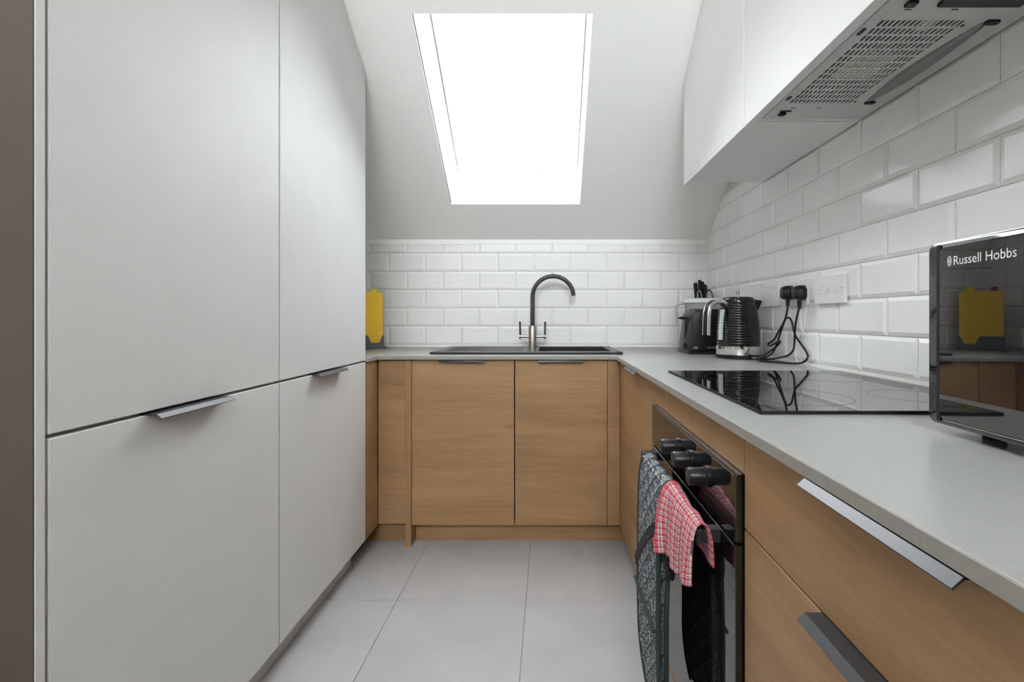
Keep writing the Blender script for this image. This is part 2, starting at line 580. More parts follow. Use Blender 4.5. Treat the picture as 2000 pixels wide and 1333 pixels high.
# bevelled wall tiles: each one its own piece
TW, TH, TG = 0.2017, 0.1015, 0.0018
T1, T2, BW = 0.0032, 0.0072, 0.0105
def tile_bm(a0, a1, b0, b1):
    bm = bmesh.new()
    def ring(a0, a1, b0, b1, n):
        return [bm.verts.new(p) for p in ((a0, b0, n), (a1, b0, n), (a1, b1, n), (a0, b1, n))]
    R = [ring(a0, a1, b0, b1, 0), ring(a0, a1, b0, b1, T1), ring(a0 + BW, a1 - BW, b0 + BW, b1 - BW, T2)]
    bm.faces.new(R[0])
    bm.faces.new(R[2])
    for p, q in ((0, 1), (1, 2)):
        for k in range(4):
            bm.faces.new((R[p][k], R[p][(k + 1) % 4], R[q][(k + 1) % 4], R[q][k]))
    bmesh.ops.recalc_face_normals(bm, faces=bm.faces[:])
    return bm
def tile_wall(parent, amin, amax, bmin, bmax, z_first, even, odd, to3, cut=None, row0=0, start=None, end=None):
    """Running bond of tiles clipped to the wall's own outline."""
    shared = None
    r = row0
    while True:
        b0 = z_first + TH * r
        if b0 >= bmax - .008:
            break
        ph = even if r % 2 == 0 else odd
        k = math.floor((amin - ph) / TW)
        while ph + TW * k < amax - .004:
            a0 = ph + TW * k
            k += 1
            A0, A1, B0, B1 = a0 + TG / 2, a0 + TW - TG / 2, b0 + TG / 2, b0 + TH - TG / 2
            if A1 < amin + .006:
                continue
            planes = []
            if A0 < amin: planes.append(((amin, 0, 0), (-1, 0, 0)))
            if A1 > amax: planes.append(((amax, 0, 0), (1, 0, 0)))
            if B0 < bmin: planes.append(((0, bmin, 0), (0, -1, 0)))
            if B1 > bmax: planes.append(((0, bmax, 0), (0, 1, 0)))
            if cut:
                (ca, cb), (na, nb) = cut
                ds = [(p - ca) * na + (q - cb) * nb for p in (A0, A1) for q in (B0, B1)]
                if min(ds) > -.005:
                    continue
                if max(ds) > 0:
                    planes.append(((ca, cb, 0), (na, nb, 0)))
            mid = to3((A0 + A1) / 2, (B0 + B1) / 2, 0)
            if not planes and shared:
                o = bpy.data.objects.new('tile', shared)
                o.location = mid
                o.parent = parent
                C.objects.link(o)
            else:
                bm = tile_bm(A0, A1, B0, B1)
                for co, no in planes:
                    g = bm.verts[:] + bm.edges[:] + bm.faces[:]
                    bmesh.ops.bisect_plane(bm, geom=g, plane_co=co, plane_no=no, clear_outer=True)
                    bmesh.ops.holes_fill(bm, edges=[e for e in bm.edges if e.is_boundary], sides=0)
                if len(bm.faces) < 4:
                    bm.free()
                    continue
                for v in bm.verts:
                    v.co = to3(*v.co)
                o = MB().bm(bm).build('tile', 'tile_glaze', parent, pivot=mid)
                if not planes:
                    shared = o.data
        r += 1
Z_T = 0.988 - 0.1495
tile_wall(wall_back, XL + .2, XR - .002, Z_T, 1.395, Z_T, -0.886, -0.9885, lambda a, b, n: Vector((a, YB - n, b)))
_sl = 1 / math.hypot(1, .78)
tile_wall(wall_right, 0.25, YB - .008, Z_T, 1.60, Z_T, 0.907, 1.0075, lambda a, b, n: Vector((XR - n, a, b)),
          cut=((1.669, 2.130 - .006), (.78 * _sl, _sl)))
# painted strip between the top tile row and the slope
MB().box(XL, XR, YB - .004, YB, 1.397, slope_z(YB) + .03).build('plaster_strip', 'paint', wall_back)
MB().box(XL, XR - .007, YB - .006, YB - .0005, WT1, Z_T - .001).build('sealant_bead', 'sealant', wall_back)
MB().box(XR - .006, XR - .0005, -.5, YB - .006, WT1, Z_T - .001).build('sealant_bead', 'sealant', wall_right)
# tiled boxing in the corner behind the chopping boards
BX, BY = -1.12, 2.346
box_o = tag(MB().box(XL, BX, BY, YB, 0, 1.62).build('wall_boxing', 'grout'), 'tiled boxing in the corner beside the chopping boards', kind='structure')
tile_wall(box_o, BY - .004, YB - .008, Z_T, 1.395, Z_T, 2.40, 2.30, lambda a, b, n: Vector((BX + n, a, b)))
tile_wall(box_o, XL, BX + .004, Z_T, 1.395, Z_T, -1.25, -1.15, lambda a, b, n: Vector((a, BY - n, b)))

# ceiling: slope with the skylight opening, and the flat part over the camera
SX0, SX1, SY0, SY1 = -0.502, 0.163, 1.7015, 2.384
nrm = Vector((0, .78 * _sl, _sl))
cb_ = MB()
plate_cells(cb_, [XL, SX0, SX1, XR], [Y_TOP, SY0, SY1, YB + .02], lambda i, j: not (i == 1 and j == 1), 0, .02,
            P3=lambda x, y, t: Vector((x, y, slope_z(y))) + nrm * t)
cb_.box(XL, XR, YF, Y_TOP, ZC, ZC + .02)
tag(cb_.build('ceiling', 'paint'), kind='structure')

# skylight: lining, frame and pane
win = bpy.data.objects.new('window_1', None)
win.location = ((SX0 + SX1) / 2, (SY0 + SY1) / 2, slope_z((SY0 + SY1) / 2))
C.objects.link(win)
tag(win, 'large skylight window set in the sloping ceiling above the sink', kind='structure')
def sp(x, y, t):
    return Vector((x, y, slope_z(y))) + nrm * t
def slope_slab(name, mat, xs, ys, keep, t0, t1, parent):
    return plate_cells(MB(), xs, ys, keep, t0, t1, P3=sp).build(name, mat, parent)
LT, FW, g = 0.30, 0.014, 0.012
ring = lambda i, j: not (i == 1 and j == 1)
slope_slab('lining', 'cabinet_white', [SX0 - g, SX0, SX1, SX1 + g], [SY0 - g, SY0, SY1, SY1 + g], ring, .004, LT + .05, win)
slope_slab('window_frame', 'cabinet_white', [SX0, SX0 + .006, SX1 - .006, SX1], [SY0, SY0 + FW, SY1 - .004, SY1], ring, LT, LT + .04, win)
for a_, b_ in ((SX0 + .0002, SX0 + .0022), (SX1 - .0022, SX1 - .0002)):
    slope_slab('frame_seal', 'dirt_grey', [a_, b_], [SY0 + .001, SY1 - .02], lambda i, j: True, LT - .004, LT - .0005, win)
slope_slab('pane', 'skylight_glass', [SX0 + .006, SX1 - .006], [SY0 + FW, SY1 - .004], lambda i, j: True, LT + .015, LT + .021, win)
# portal: only guides the sampling of the sky through the opening
pl = bpy.data.lights.new('skylight_portal', 'AREA')
pl.shape = 'RECTANGLE'
pl.size = SX1 - SX0
pl.size_y = (SY1 - SY0) / _sl
pl.cycles.is_portal = True
po = bpy.data.objects.new('skylight_portal', pl)
po.location = sp((SX0 + SX1) / 2, (SY0 + SY1) / 2, LT + .06)
po.rotation_euler = (math.atan2(-.78, 1), 0, 0)
C.objects.link(po)

# unseen high window behind the camera, added to fill the room with light
wr = bpy.data.objects.new('fill_window', None)
wr.location = ((RX0 + RX1) / 2, YF, RZ0)
C.objects.link(wr)
tag(wr, 'added fill-light window high in the unseen wall behind the camera', kind='structure')
XZ = lambda x, z, y: (x, y, z)
plate_cells(MB(), [RX0, RX0 + .04, (RX0 + RX1) / 2 - .02, (RX0 + RX1) / 2 + .02, RX1 - .04, RX1], [RZ0, RZ0 + .04, RZ1 - .04, RZ1], lambda i, j: not (i in (1, 3) and j == 1), YF - .07, YF - .02, P3=XZ).build('window_frame', 'cabinet_white', wr)
for a_, b_ in ((RX0 + .04, (RX0 + RX1) / 2 - .02), ((RX0 + RX1) / 2 + .02, RX1 - .04)):
    MB().box(a_, b_, YF - .05, YF - .044, RZ0 + .04, RZ1 - .04).build('pane', 'window_glass', wr)
pl2 = bpy.data.lights.new('fill_window_portal', 'AREA')
pl2.shape = 'RECTANGLE'
pl2.size, pl2.size_y = RX1 - RX0, RZ1 - RZ0
pl2.cycles.is_portal = True
po2 = bpy.data.objects.new('fill_window_portal', pl2)
po2.location = ((RX0 + RX1) / 2, YF - .12, (RZ0 + RZ1) / 2)
po2.rotation_euler = (PI / 2, 0, PI)
C.objects.link(po2)

# plinths
tag(MB().box(-.588, .36, 2.057, 2.073, 0, DZ0 - .002).build('trim_1', 'oak_x'), 'oak plinth under the sink doors', kind='structure')
tag(MB().box(-.80, -.614, 2.057, 2.073, 0, DZ0 - .002).build('trim_2', 'oak_x'), kind='structure')
tag(MB().box(.36, .376, -.55, 2.05, 0, DZ0 - .002).build('trim_3', 'oak_y'), kind='structure')
tag(MB().box(-.802, -.786, .664, 1.845, 0, DZ0 - .002).build('trim_4', 'cabinet_grey'), kind='structure')
tag(MB().box(-.822, -.806, 1.846, 2.055, 0, DZ0 - .002).build('trim_5', 'oak_y'), kind='structure')

# ------------------------------------------------------------------ handles (folded edge pulls)
def handle(parent, p, out, along, length, mat='black_metal', lip=True):
    """p: middle of the front top edge of the door; out, along: unit vectors."""
    prof = [(-.012, .0024), (.0205, .0024), (.0290, -.0052), (.0285, -.0066), (.0272, -.0066), (.0196, .0006), (-.012, .0006)]
    o, a, z = Vector(out), Vector(along), Vector((0, 0, 1))
    p = Vector(p)
    L = length / 2
    A = [p + o * u + z * v - a * L for u, v in prof]
    B = [p + o * u + z * v + a * L for u, v in prof]
    n = len(prof)
    return MB().add(A + B, [tuple(range(n)), tuple(range(2 * n - 1, n - 1, -1))] + [(i, (i + 1) % n, n + (i + 1) % n, n + i) for i in range(n)]).build('handle', mat, parent)

# ------------------------------------------------------------------ tall grey cabinets on the left
def poly_under_slope(y0, y1, z0, top, gap=.006):
    """Door outline in (y, z): rises to the flat top or to the slope."""
    lim = lambda y: min(top, slope_z(y) - gap)
    pts = [(y0, z0), (y1, z0), (y1, lim(y1))]
    yk = 1.669 - (top + gap - 2.130) / 0.78
    if y0 < yk < y1:
        pts.append((yk, top))
    pts.append((y0, lim(y0)))
    return pts
TOPZ = 2.385
for (y0, y1, hy, lab) in ((.682, 1.2675, .947, 'tall light grey cabinet nearest the camera with a black edge pull'),
                          (1.2705, 1.866, 1.542, 'tall light grey cabinet beside the sink run, its top cut to the slope')):
    t = thing('tall_cabinet', (-1.03, (y0 + y1) / 2, 0), lab, 'cabinet', 'tall grey cabinets')
    MB().prism(poly_under_slope(y0 - .001, y1 + .001, DZ0, TOPZ, .012), 'x', XL + .004, XT - .0215).build('carcass', 'carcass', t)
    MB().prism(poly_under_slope(y0 + .0012, y1 - .0012, .8155, TOPZ, .008), 'x', XT - .019, XT, bev=.0012).build('upper_door', 'cabinet_grey', t)
    d = MB().box(XT - .019, XT, y0 + .0012, y1 - .0012, DZ0, .809, bev=.0012).build('lower_door', 'cabinet_grey', t)
    handle(d, (XT, hy, .809), (1, 0, 0), (0, 1, 0), .2)
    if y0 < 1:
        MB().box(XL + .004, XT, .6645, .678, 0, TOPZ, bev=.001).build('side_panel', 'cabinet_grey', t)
        MB().box(XL + .004, XT - .0012, .6625, .6643, 0, TOPZ).build('side_shade_sheet', 'panel_shade', t)  # thin dark sheet that paints shade onto the panel's camera-facing side

# ------------------------------------------------------------------ oak units of the sink run
t = thing('corner_panel', (XT, 1.935, 0), 'narrow oak return panel between the tall grey cabinets and sink run', 'panel')
MB().box(XT - .018, XT, 1.87, 1.999, DZ0, DZ1, bev=.0008).build('panel', 'oak_y', t)
MB().box(XL + .004, XT - .02, 1.87, 2.12, DZ0, DZ1 + .003).build('carcass', 'carcass', t)
tag(MB().box(-.734, -.6155, YD, YD + .018, DZ0 + .006, DZ1, bev=.0008).build('filler_panel', 'oak_x', pivot=(-.675, YD, DZ0)), 'wide oak filler panel left of the upright oak post', 'panel')
tag(MB().box(-.6145, -.5905, YD - .004, YD + .30, 0, DZ1, bev=.0008).build('end_panel', 'oak_z', pivot=(-.602, YD, 0)), 'upright oak post reaching the floor left of the sink doors', 'panel')
tag(MB().box(.2555, .3085, YD, YD + .018, DZ0, DZ1, bev=.0008).build('filler_panel', 'oak_x', pivot=(.282, YD, DZ0)), 'narrow oak filler panel right of the sink doors', 'panel')
for (x0, x1, hx, lab) in ((-.589, -.1485, -.370, 'oak base unit under the draining board, left of the dark gap'),
                          (-.1435, .2535, .052, 'oak base unit under the sink bowl, right of the dark gap')):
    t = thing('base_cabinet', ((x0 + x1) / 2, 2.28, 0), lab, 'cabinet', 'oak units under the sink')
    plate_cells(MB(), [x0 + .001, x0 + .018, x1 - .018, x1 - .001], [YD + .02, YD + .04, YB - .012, YB - .006], lambda i, j: not (i == 1 and j < 2), DZ0, DZ1).box(x0 + .018, x1 - .018, YD + .022, YB - .012, DZ0, DZ0 + .016).build('carcass', 'carcass', t)
    d = MB().box(x0, x1, YD, YD + .019, DZ0, DZ1, bev=.0008).build('door', 'oak_x', t)
    handle(d, (hx, YD, DZ1), (0, -1, 0), (1, 0, 0), .195)

# ------------------------------------------------------------------ right-hand base units
t = thing('base_cabinet', (.60, 1.665, 0), 'oak base unit in the corner beyond the oven, with a slim edge pull', 'cabinet')
MB().box(XD + .02, XR - .012, 1.336, 1.995, DZ0, DZ1).build('carcass', 'carcass', t)
d = MB().box(XD, XD + .019, 1.3335, 1.998, DZ0, DZ1, bev=.0008).build('door', 'oak_y', t)
handle(d, (XD, 1.625, DZ1), (-1, 0, 0), (0, 1, 0), .2)

t = thing('oven_housing', (.60, 1.032, 0), 'oak oven housing with a vertical-grain strip over the oven', 'cabinet')
MB().box(XD, XD + .018, .732, 1.331, .741, DZ1, bev=.0008).build('top_strip', 'oak_z', t)
MB().box(XD, XD + .018, .732, 1.331, DZ0, .140, bev=.0008).build('bottom_strip', 'oak_y', t)
MB().box(XD + .02, XR - .012, 1.3185, 1.3345, DZ0, DZ1).build('side', 'carcass', t)
MB().box(XD + .02, XR - .012, .7285, .7445, DZ0, DZ1).build('side', 'carcass', t)
MB().box(XD + .02, XR - .012, .745, 1.318, DZ0, .138).build('shelf', 'carcass', t)

t = thing('drawer_cabinet', (.60, .430, 0), 'oak drawer unit nearest the camera with long edge pulls', 'cabinet')
MB().box(XD + .02, XR - .012, .131, .727, DZ0, DZ1).build('carcass', 'carcass', t)
for z0, z1 in ((.6565, DZ1), (.3755, .6535), (DZ0, .3725)):
    d = MB().box(XD, XD + .019, .131, .7295, z0, z1, bev=.0008).build('drawer', 'oak_y', t)
    handle(d, (XD, .422, z1), (-1, 0, 0), (0, 1, 0), .2)

t = thing('base_cabinet', (.60, -.2, 0), 'oak base unit at the near end of the worktop', 'cabinet')
MB().box(XD + .02, XR - .012, -.53, .127, DZ0, DZ1).build('carcass', 'carcass', t)
MB().box(XD, XD + .019, -.53, .128, DZ0, DZ1, bev=.0008).build('door', 'oak_y', t)

# worktop with the opening for the sink bowl
BWX0, BWX1, BWY0, BWY1 = -.045, .285, 2.115, 2.425       # bowl opening
xs = [XL + .002, -.728, BWX0 - .004, BWX1 + .002, .289, XR - .0005]
ys = [-.53, 1.868, 1.978, BWY0 - .004, BWY1 + .004, YB - .0005]
def keep(i, j):
    if i == 2 and j == 3: return False
    if j >= 2: return True
    return i == 4 or (i == 0 and j == 1)
wt = plate_cells(MB(), xs, ys, keep, WT0, WT1).build('worktop', 'worktop_laminate', pivot=(.5, 1.2, WT0))
md = wt.modifiers.new('edge', 'BEVEL')
md.width, md.segments, md.limit_method = .0014, 2, 'ANGLE'
for a_ in ((.2878, .2889, -.53, 1.977), (-.7279, .2878, 1.9768, 1.9779), (-.7281, -.7270, 1.868, 1.9768)):
    MB().box(*a_, WT0 + .0002, WT1 - .0012).build('edge_shade_strip', 'edge_shade', wt)  # strips coloured darker than the top, painting shade on the worktop's front edges
tag(wt, 'pale grey laminate worktop running round the sink wall and right side', 'worktop')

# ------------------------------------------------------------------ sink and tap
t = thing('sink', (-.1, 2.28, WT1), 'black composite sink with drainer let into the grey worktop', 'sink')
SKX0, SKX1, SKY0, SKY1 = -.526, .330, 2.050, 2.500
zr = WT1 + .0105
m_ = MB()
plate_cells(m_, [SKX0, BWX0, BWX1, SKX1], [SKY0, BWY0, BWY1, SKY1], lambda i, j: not (i == 1 and j == 1), WT1 + .0004, zr)
rim = m_.build('rim', 'sink_composite', t)
md = rim.modifiers.new('edge', 'BEVEL')
md.width, md.segments, md.limit_method = .003, 2, 'ANGLE'
bz = WT1 - .18
m_ = MB()
th = .006
a = [(BWX0, BWY0), (BWX1, BWY0), (BWX1, BWY1), (BWX0, BWY1)]
b = [(BWX0 + .02, BWY0 + .02), (BWX1 - .02, BWY0 + .02), (BWX1 - .02, BWY1 - .02), (BWX0 + .02, BWY1 - .02)]
m_.add([(x, y, zr - .001) for x, y in a] + [(x, y, bz) for x, y in b] +
       [(x + (-th if x < .1 else th) * .6, y + (-th if y < 2.27 else th) * .6, zr - .001) for x, y in a] + [(x, y, bz - th) for x, y in a],
       [(0, 1, 5, 4), (1, 2, 6, 5), (2, 3, 7, 6), (3, 0, 4, 7), (4, 5, 6, 7),
        (8, 9, 13, 12), (9, 10, 14, 13), (10, 11, 15, 14), (11, 8, 12, 15), (12, 13, 14, 15),
        (0, 1, 9, 8), (1, 2, 10, 9), (2, 3, 11, 10), (3, 0, 8, 11)])
bowl = m_.build('bowl', 'sink_bowl', t)
MB().lathe([(.0, 0), (.042, 0), (.045, .002), (.03, .004), (.0, .003)], (.12, 2.27, bz), 24).build('waste', 'chrome', t)
for k in range(5):
    y = 2.13 + k * .055
    MB().box(-.47, -.12, y, y + .012, zr - .0003, zr + .0016, bev=.0008, seg=1).build('drainer_rib', 'sink_composite', t)

TX, TY = -.084, 2.462
t = thing('kitchen_tap', (TX, TY, zr), 'brushed nickel mixer tap with black swan-neck spout and two levers', 'tap')
MB().lathe([(.0, 0), (.0245, 0), (.0245, .004), (.021, .006), (.0215, .105), (.0195, .110), (.0, .110)], (TX, TY, zr), 32).build('body', 'nickel', t)
z0 = zr + .108
R = .109
zc = 0.988 + (621 - 580) * TY / 905
pts = [(TX, TY, z0 + (zc - z0) * k / 6) for k in range(7)]
for k in range(1, 25):
    th_ = PI - math.radians(174) * k / 24
    pts.append((TX + R + R * math.cos(th_), TY, zc + R * math.sin(th_)))
sp_o = MB().tube(pts, .0115, 16).build('spout', 'tap_black', t)
ex, ez = pts[-1][0], pts[-1][2]
MB().tube([(ex, TY, ez + .001), (ex + .0008, TY, ez - .006)], .0095, 14).build('aerator', 'black_metal', sp_o)
for s_ in (-1, 1):
    zl = .889
    ar = MB().lathe([(.0, 0), (.0075, 0), (.0075, .042), (.0105, .045), (.0105, .051), (.0, .051)] if s_ > 0 else [(.0, 0), (.0075, 0), (.0075, -.042), (.0105, -.045), (.0105, -.051), (.0, -.051)],
                   (TX + s_ * .02, TY, zl), 16, axis='x').build('valve_arm', 'nickel', t)
    MB().tube([(TX + s_ * .0655, TY, zl + .009), (TX + s_ * .067, TY, zl + .078)], .0050, 10).build('lever', 'tap_black', ar)
    MB().tube([(TX + s_ * .0655, TY, zl - .009), (TX + s_ * .0655, TY, zl - .015)], .004, 8).build('lever_pin', 'dark_brass', ar)

# ------------------------------------------------------------------ oven
t = thing('oven', (.58, 1.032, .142), 'black built-in electric oven with three knobs and a bar handle', 'oven')
OY0, OY1 = .735, 1.3285
MB().box(XD + .004, XR - .04, .748, 1.315, .143, .736).build('body', 'black_matt', t)
cp = MB().box(.2975, .3125, OY0, OY1, .6305, .738, bev=.001).build('control_panel', 'oven_glass', t)
MB().box(.3005, .3125, OY0, OY1, .7384, .7402).build('top_trim', 'steel_trim', t)
MB().box(.2962, .2974, OY0 + .006, OY1, .7352, .7366).build('edge_strip', 'steel_trim', cp)
dr = MB().box(.2965, .3125, OY0, OY1, .146, .6255, bev=.001).build('oven_door', 'oven_glass', t)
MB().box(.2957, .2966, OY0 + .006, OY1, .6226, .6240).build('edge_strip', 'steel_trim', dr)
MB().box(.3005, .3125, OY0, OY1, .1405, .1445).build('bottom_trim', 'steel_trim', t)
hb = MB().box(.2545, .2655, .797, 1.275, .5985, .6235, bev=.0015).build('handle_bar', 'black_metal', dr)
for y in (.797, 1.255):
    MB().box(.2655, .2965, y, y + .02, .6005, .6235, bev=.001).build('handle_bracket', 'black_metal', dr)
for y in (1.068, .968, .865):
    k = MB().lathe([(.0, .0), (.0195, 0), (.0195, -.005), (.0165, -.007), (.0165, -.036), (.015, -.038), (.0, -.038)], (.2974, y, .692), 28, axis='x').build('knob', 'black_plastic', t)
    MB().box(.2585, .2612, y - .0015, y + .0015, .694, .708).build('pointer', 'print_grey', k)

# ------------------------------------------------------------------ hob
HX0, HX1, HY0, HY1 = .356, .868, .779, 1.376
t = thing('hob', ((HX0 + HX1) / 2, (HY0 + HY1) / 2, WT1), 'black glass induction hob set on the right worktop', 'hob')
MB().prism(rrect(HX0 + .0015, HX1 - .0015, HY0 + .0015, HY1 - .0015, .005, 3), 'z', WT1 + .002, WT1 + .0062).build('glass', 'hob_glass', t)
plate_cells(MB(), [HX0, HX0 + .0013, HX1 - .0013, HX1], [HY0, HY0 + .0013, HY1 - .0013, HY1], lambda i, j: not (i == 1 and j == 1), WT1 + .0004, WT1 + .0060).build('edge_trim', 'black_matt', t)
for cx, cy, r in ((.49, .93, .105), (.73, .93, .075), (.49, 1.22, .075), (.73, 1.22, .09)):
    mm = MB()
    n = 64
    zt = WT1 + .00625
    vs = [(cx + rr * math.cos(2 * PI * k / n), cy + rr * math.sin(2 * PI * k / n), zz) for zz in (zt, zt + .00012) for rr in (r - .0008, r + .0008) for k in range(n)]
    fs = []
    for k in range(n):
        q = (k + 1) % n
        a_, b_, c_, d_ = k, n + k, 2 * n + k, 3 * n + k
        A_, B_, C_, D_ = q, n + q, 2 * n + q, 3 * n + q
        fs += [(a_, A_, B_, b_), (c_, d_, D_, C_), (b_, B_, D_, d_), (a_, c_, C_, A_)]
    mm.add(vs, fs)
    mm.build('cooking_zone_ring', 'ring_print', t)

# ------------------------------------------------------------------ wall cupboards and extractor
XC = 0.555
for (y0, y1, lab) in ((1.3145, 1.900, 'white wall cupboard at the far end, its top following the slope'),
                      (.7135, 1.3115, 'white wall cupboard holding the extractor above the hob')):
    far = y0 > 1
    t = thing('wall_cupboard', (.72, (y0 + y1) / 2, 1.529), lab, 'cupboard', 'white wall cupboards')
    MB().prism(poly_under_slope(y0 + .001, y1 - .001, 1.529, TOPZ, .008), 'x', XC, XC + .018, bev=.001).build('door', 'cabinet_white', t)
    if far:
        MB().prism(poly_under_slope(y0 + .001, y1 - .001, 1.545, TOPZ, .014), 'x', XC + .0195, XR - .009).build('carcass', 'cabinet_white', t)
        MB().lathe([(.0, 0), (.011, 0), (.012, -.002), (.008, -.0045), (.0, -.0045)], (.855, 1.605, 1.545), 20).build('cover_cap', 'cabinet_white', t)
    else:
        MB().prism(poly_under_slope(y0 + .001, y1 - .001, 1.64, TOPZ, .014), 'x', XC + .0195, XR - .009).build('carcass', 'cabinet_white', t)
        MB().box(XC + .0195, .596, y0 + .001, y1 - .001, 1.545, 1.64).build('bottom_rail', 'cabinet_white', t)
        MB().box(.596, XR - .009, y1 - .013, y1 - .001, 1.545, 1.64).build('side', 'cabinet_white', t)
t = thing('wall_cupboard', (.72, .4, 1.529), 'white wall cupboard above and behind the microwave', 'cupboard')
MB().box(XC, XC + .018, .112, .711, 1.529, TOPZ, bev=.001).build('door', 'cabinet_white', t)
MB().box(XC + .0195, XR - .009, .113, .710, 1.545, TOPZ).build('carcass', 'cabinet_white', t)

HZ = 1.546
t = thing('extractor_hood', (.74, 1.0, HZ), 'grey integrated extractor with slotted grille under the white cupboard', 'extractor hood')
xs = [.5998]
gx0, gx1, ncol = .624, .786, 16
pit = (gx1 - gx0) / ncol
for k in range(ncol):
    xs += [gx0 + k * pit + .0022, gx0 + k * pit + .0082]
xs.append(XR - .0095)
ys = [.716]
gy0, gy1, nrow = .866, 1.206, 14
pr = (gy1 - gy0) / nrow
for k in range(nrow):
    ys += [gy0 + k * pr + .0028, gy0 + k * pr + .0218]
ys.append(1.297)
plate_cells(MB(), xs, ys, lambda i, j: not (i % 2 == 1 and j % 2 == 1), HZ, HZ + .0025).build('grille_panel', 'hood_metal', t)
MB().box(.600, XR - .012, .718, 1.295, HZ + .03, HZ + .09).build('housing', 'hood_dark', t)
MB().box(.618, .792, .862, 1.210, HZ + .009, HZ + .012).build('filter', 'hood_dark', t)
MB().box(.656, .752, .985, 1.095, HZ + .0027, HZ + .0085).build('yellow_patch', 'patch_yellow', t)  # yellow patches lying just above the grille bars
MB().box(.712, .735, .870, .905, HZ + .0027, HZ + .0085).build('yellow_patch', 'patch_yellow', t)
# lamp cover: a shallow boat-shaped diffuser
vs, fs = [], []
ny, na = 26, 10
for j in range(ny + 1):
    s_ = j / ny
    y = .876 + .318 * s_
    wdt = .0075 + .034 * math.sin(PI * s_) ** .8
    sag = .002 + .011 * math.sin(PI * s_) ** .8
    for k in range(na + 1):
        a_ = PI * k / na
        xe = .798 + .036 * 0
        vs.append((.800 + .018 * (1 - math.sin(PI * s_)) + wdt * .5 * (1 - math.cos(a_)), y, HZ - sag * math.sin(a_)))
for j in range(ny):
    for k in range(na):
        q = j * (na + 1) + k
        fs.append((q, q + 1, q + na + 2, q + na + 1))
for j in (0, ny):
    fs.append(tuple(j * (na + 1) + k for k in range(na + 1)))
lc = MB().add(vs, fs, True).build('lamp_cover', 'lamp_cover', t)
edge = [(v[0] + .0008, v[1], HZ - .001) for i, v in enumerate(vs) if i % (na + 1) == na]
MB().tube(edge, .0013, 6).build('cover_seal', 'hood_dark', lc)
for x, y in ((.831, 1.198), (.835, .872)):
    MB().prism(rrect(x - .013, x + .013, y - .006, y + .006, .004, 3), 'z', HZ - .004, HZ).build('cover_clip', 'black_plastic', t)
for x, y in ((.637, 1.262), (.642, .818)):
    c_ = MB().box(x - .009, x + .009, y - .006, y + .008, HZ - .006, HZ, bev=.001, seg=1).build('latch', 'black_plastic', t)
    MB().box(x - .012, x + .018, y - .016, y - .011, HZ - .003, HZ, bev=.0008, seg=1).build('latch_lip', 'black_plastic', c_)
for x, y in ((.611, 1.177), (.610, .903)):
    MB().prism(rrect(x - .004, x + .004, y - .011, y + .011, .003, 3), 'z', HZ - .0012, HZ).build('slot_cap', 'black_plastic', t)
for x, y in ((.650, .838), (.735, .838), (.652, 1.232), (.720, 1.232)):
    MB().box(x - .006, x + .006, y - .0012, y + .0012, HZ - .0006, HZ).build('slit', 'black_plastic', t)
for x, y in ((.792, 1.196), (.790, .884)):
    MB().lathe([(.0, 0), (.003, 0), (.003, -.001), (.0, -.001)], (x, y, HZ), 12).build('screw', 'black_plastic', t)
sw = MB().box(.690, .838, .782, .824, HZ - .007, HZ, bev=.002).build('switch_panel', 'black_plastic', t)
MB().box(.756, .768, .8235, .8245, HZ - .006, HZ - .002).build('indicator', 'red_led', sw)

# ------------------------------------------------------------------ microwave
t = thing('microwave', (.552, .675, WT1), 'black microwave with mirrored glass door on the right worktop', 'microwave')
t.rotation_euler = (0, 0, 0)
MWZ0, MWZ1, ML, MD = .838, 1.0945, .452, .318
X0, Y1 = .552, .675
Y0 = Y1 - ML
MB().prism(rrect(Y0 + .002, Y1 - .002, MWZ0 + .001, MWZ1 - .001, .010), 'x', X0 + .021, X0 + MD, bev=.001).build('body', 'black_gloss', t)
dr = MB().prism(rrect(Y0 + .10, Y1, MWZ0, MWZ1, .012), 'x', X0 + .001, X0 + .020, bev=.003, smooth=True).build('door', 'black_gloss', t)
MB().prism(rrect(Y1 - .0235, Y1 - .0165, MWZ0 + .004, MWZ1 - .004, .002, 2), 'x', X0 + .0002, X0 + .0012).build('groove', 'black_matt', dr)
gl = MB().prism(rrect(Y0 + .108, Y1 - .024, MWZ0 + .009, MWZ1 - .009, .008), 'x', X0 - .0012, X0 + .0008).build('glass', 'mirror_glass', dr)
MB().box(X0 - .0014, X0 + .0008, Y0 + .118, Y1 - .032, MWZ0 + .0070, MWZ0 + .0082).build('edge_strip', 'nickel', dr)
cpn = MB().prism(rrect(Y0, Y0 + .097, MWZ0, MWZ1, .010), 'x', X0 + .001, X0 + .020, bev=.002, smooth=True).build('control_panel', 'black_gloss', t)
for z in (.90, 1.02):
    MB().lathe([(.0, 0), (.024, 0), (.022, -.016), (.0, -.016)], (X0 + .001, Y0 + .048, z), 28, axis='x').build('dial', 'black_metal', cpn)
for x in (X0 + .05, X0 + .27):
    for y in (Y0 + .05, Y1 - .05):
        MB().lathe([(.0, 0), (.012, 0), (.014, MWZ0 + .001 - WT1), (.0, MWZ0 + .001 - WT1)], (x, y, WT1), 16).build('foot', 'black_matt', t)
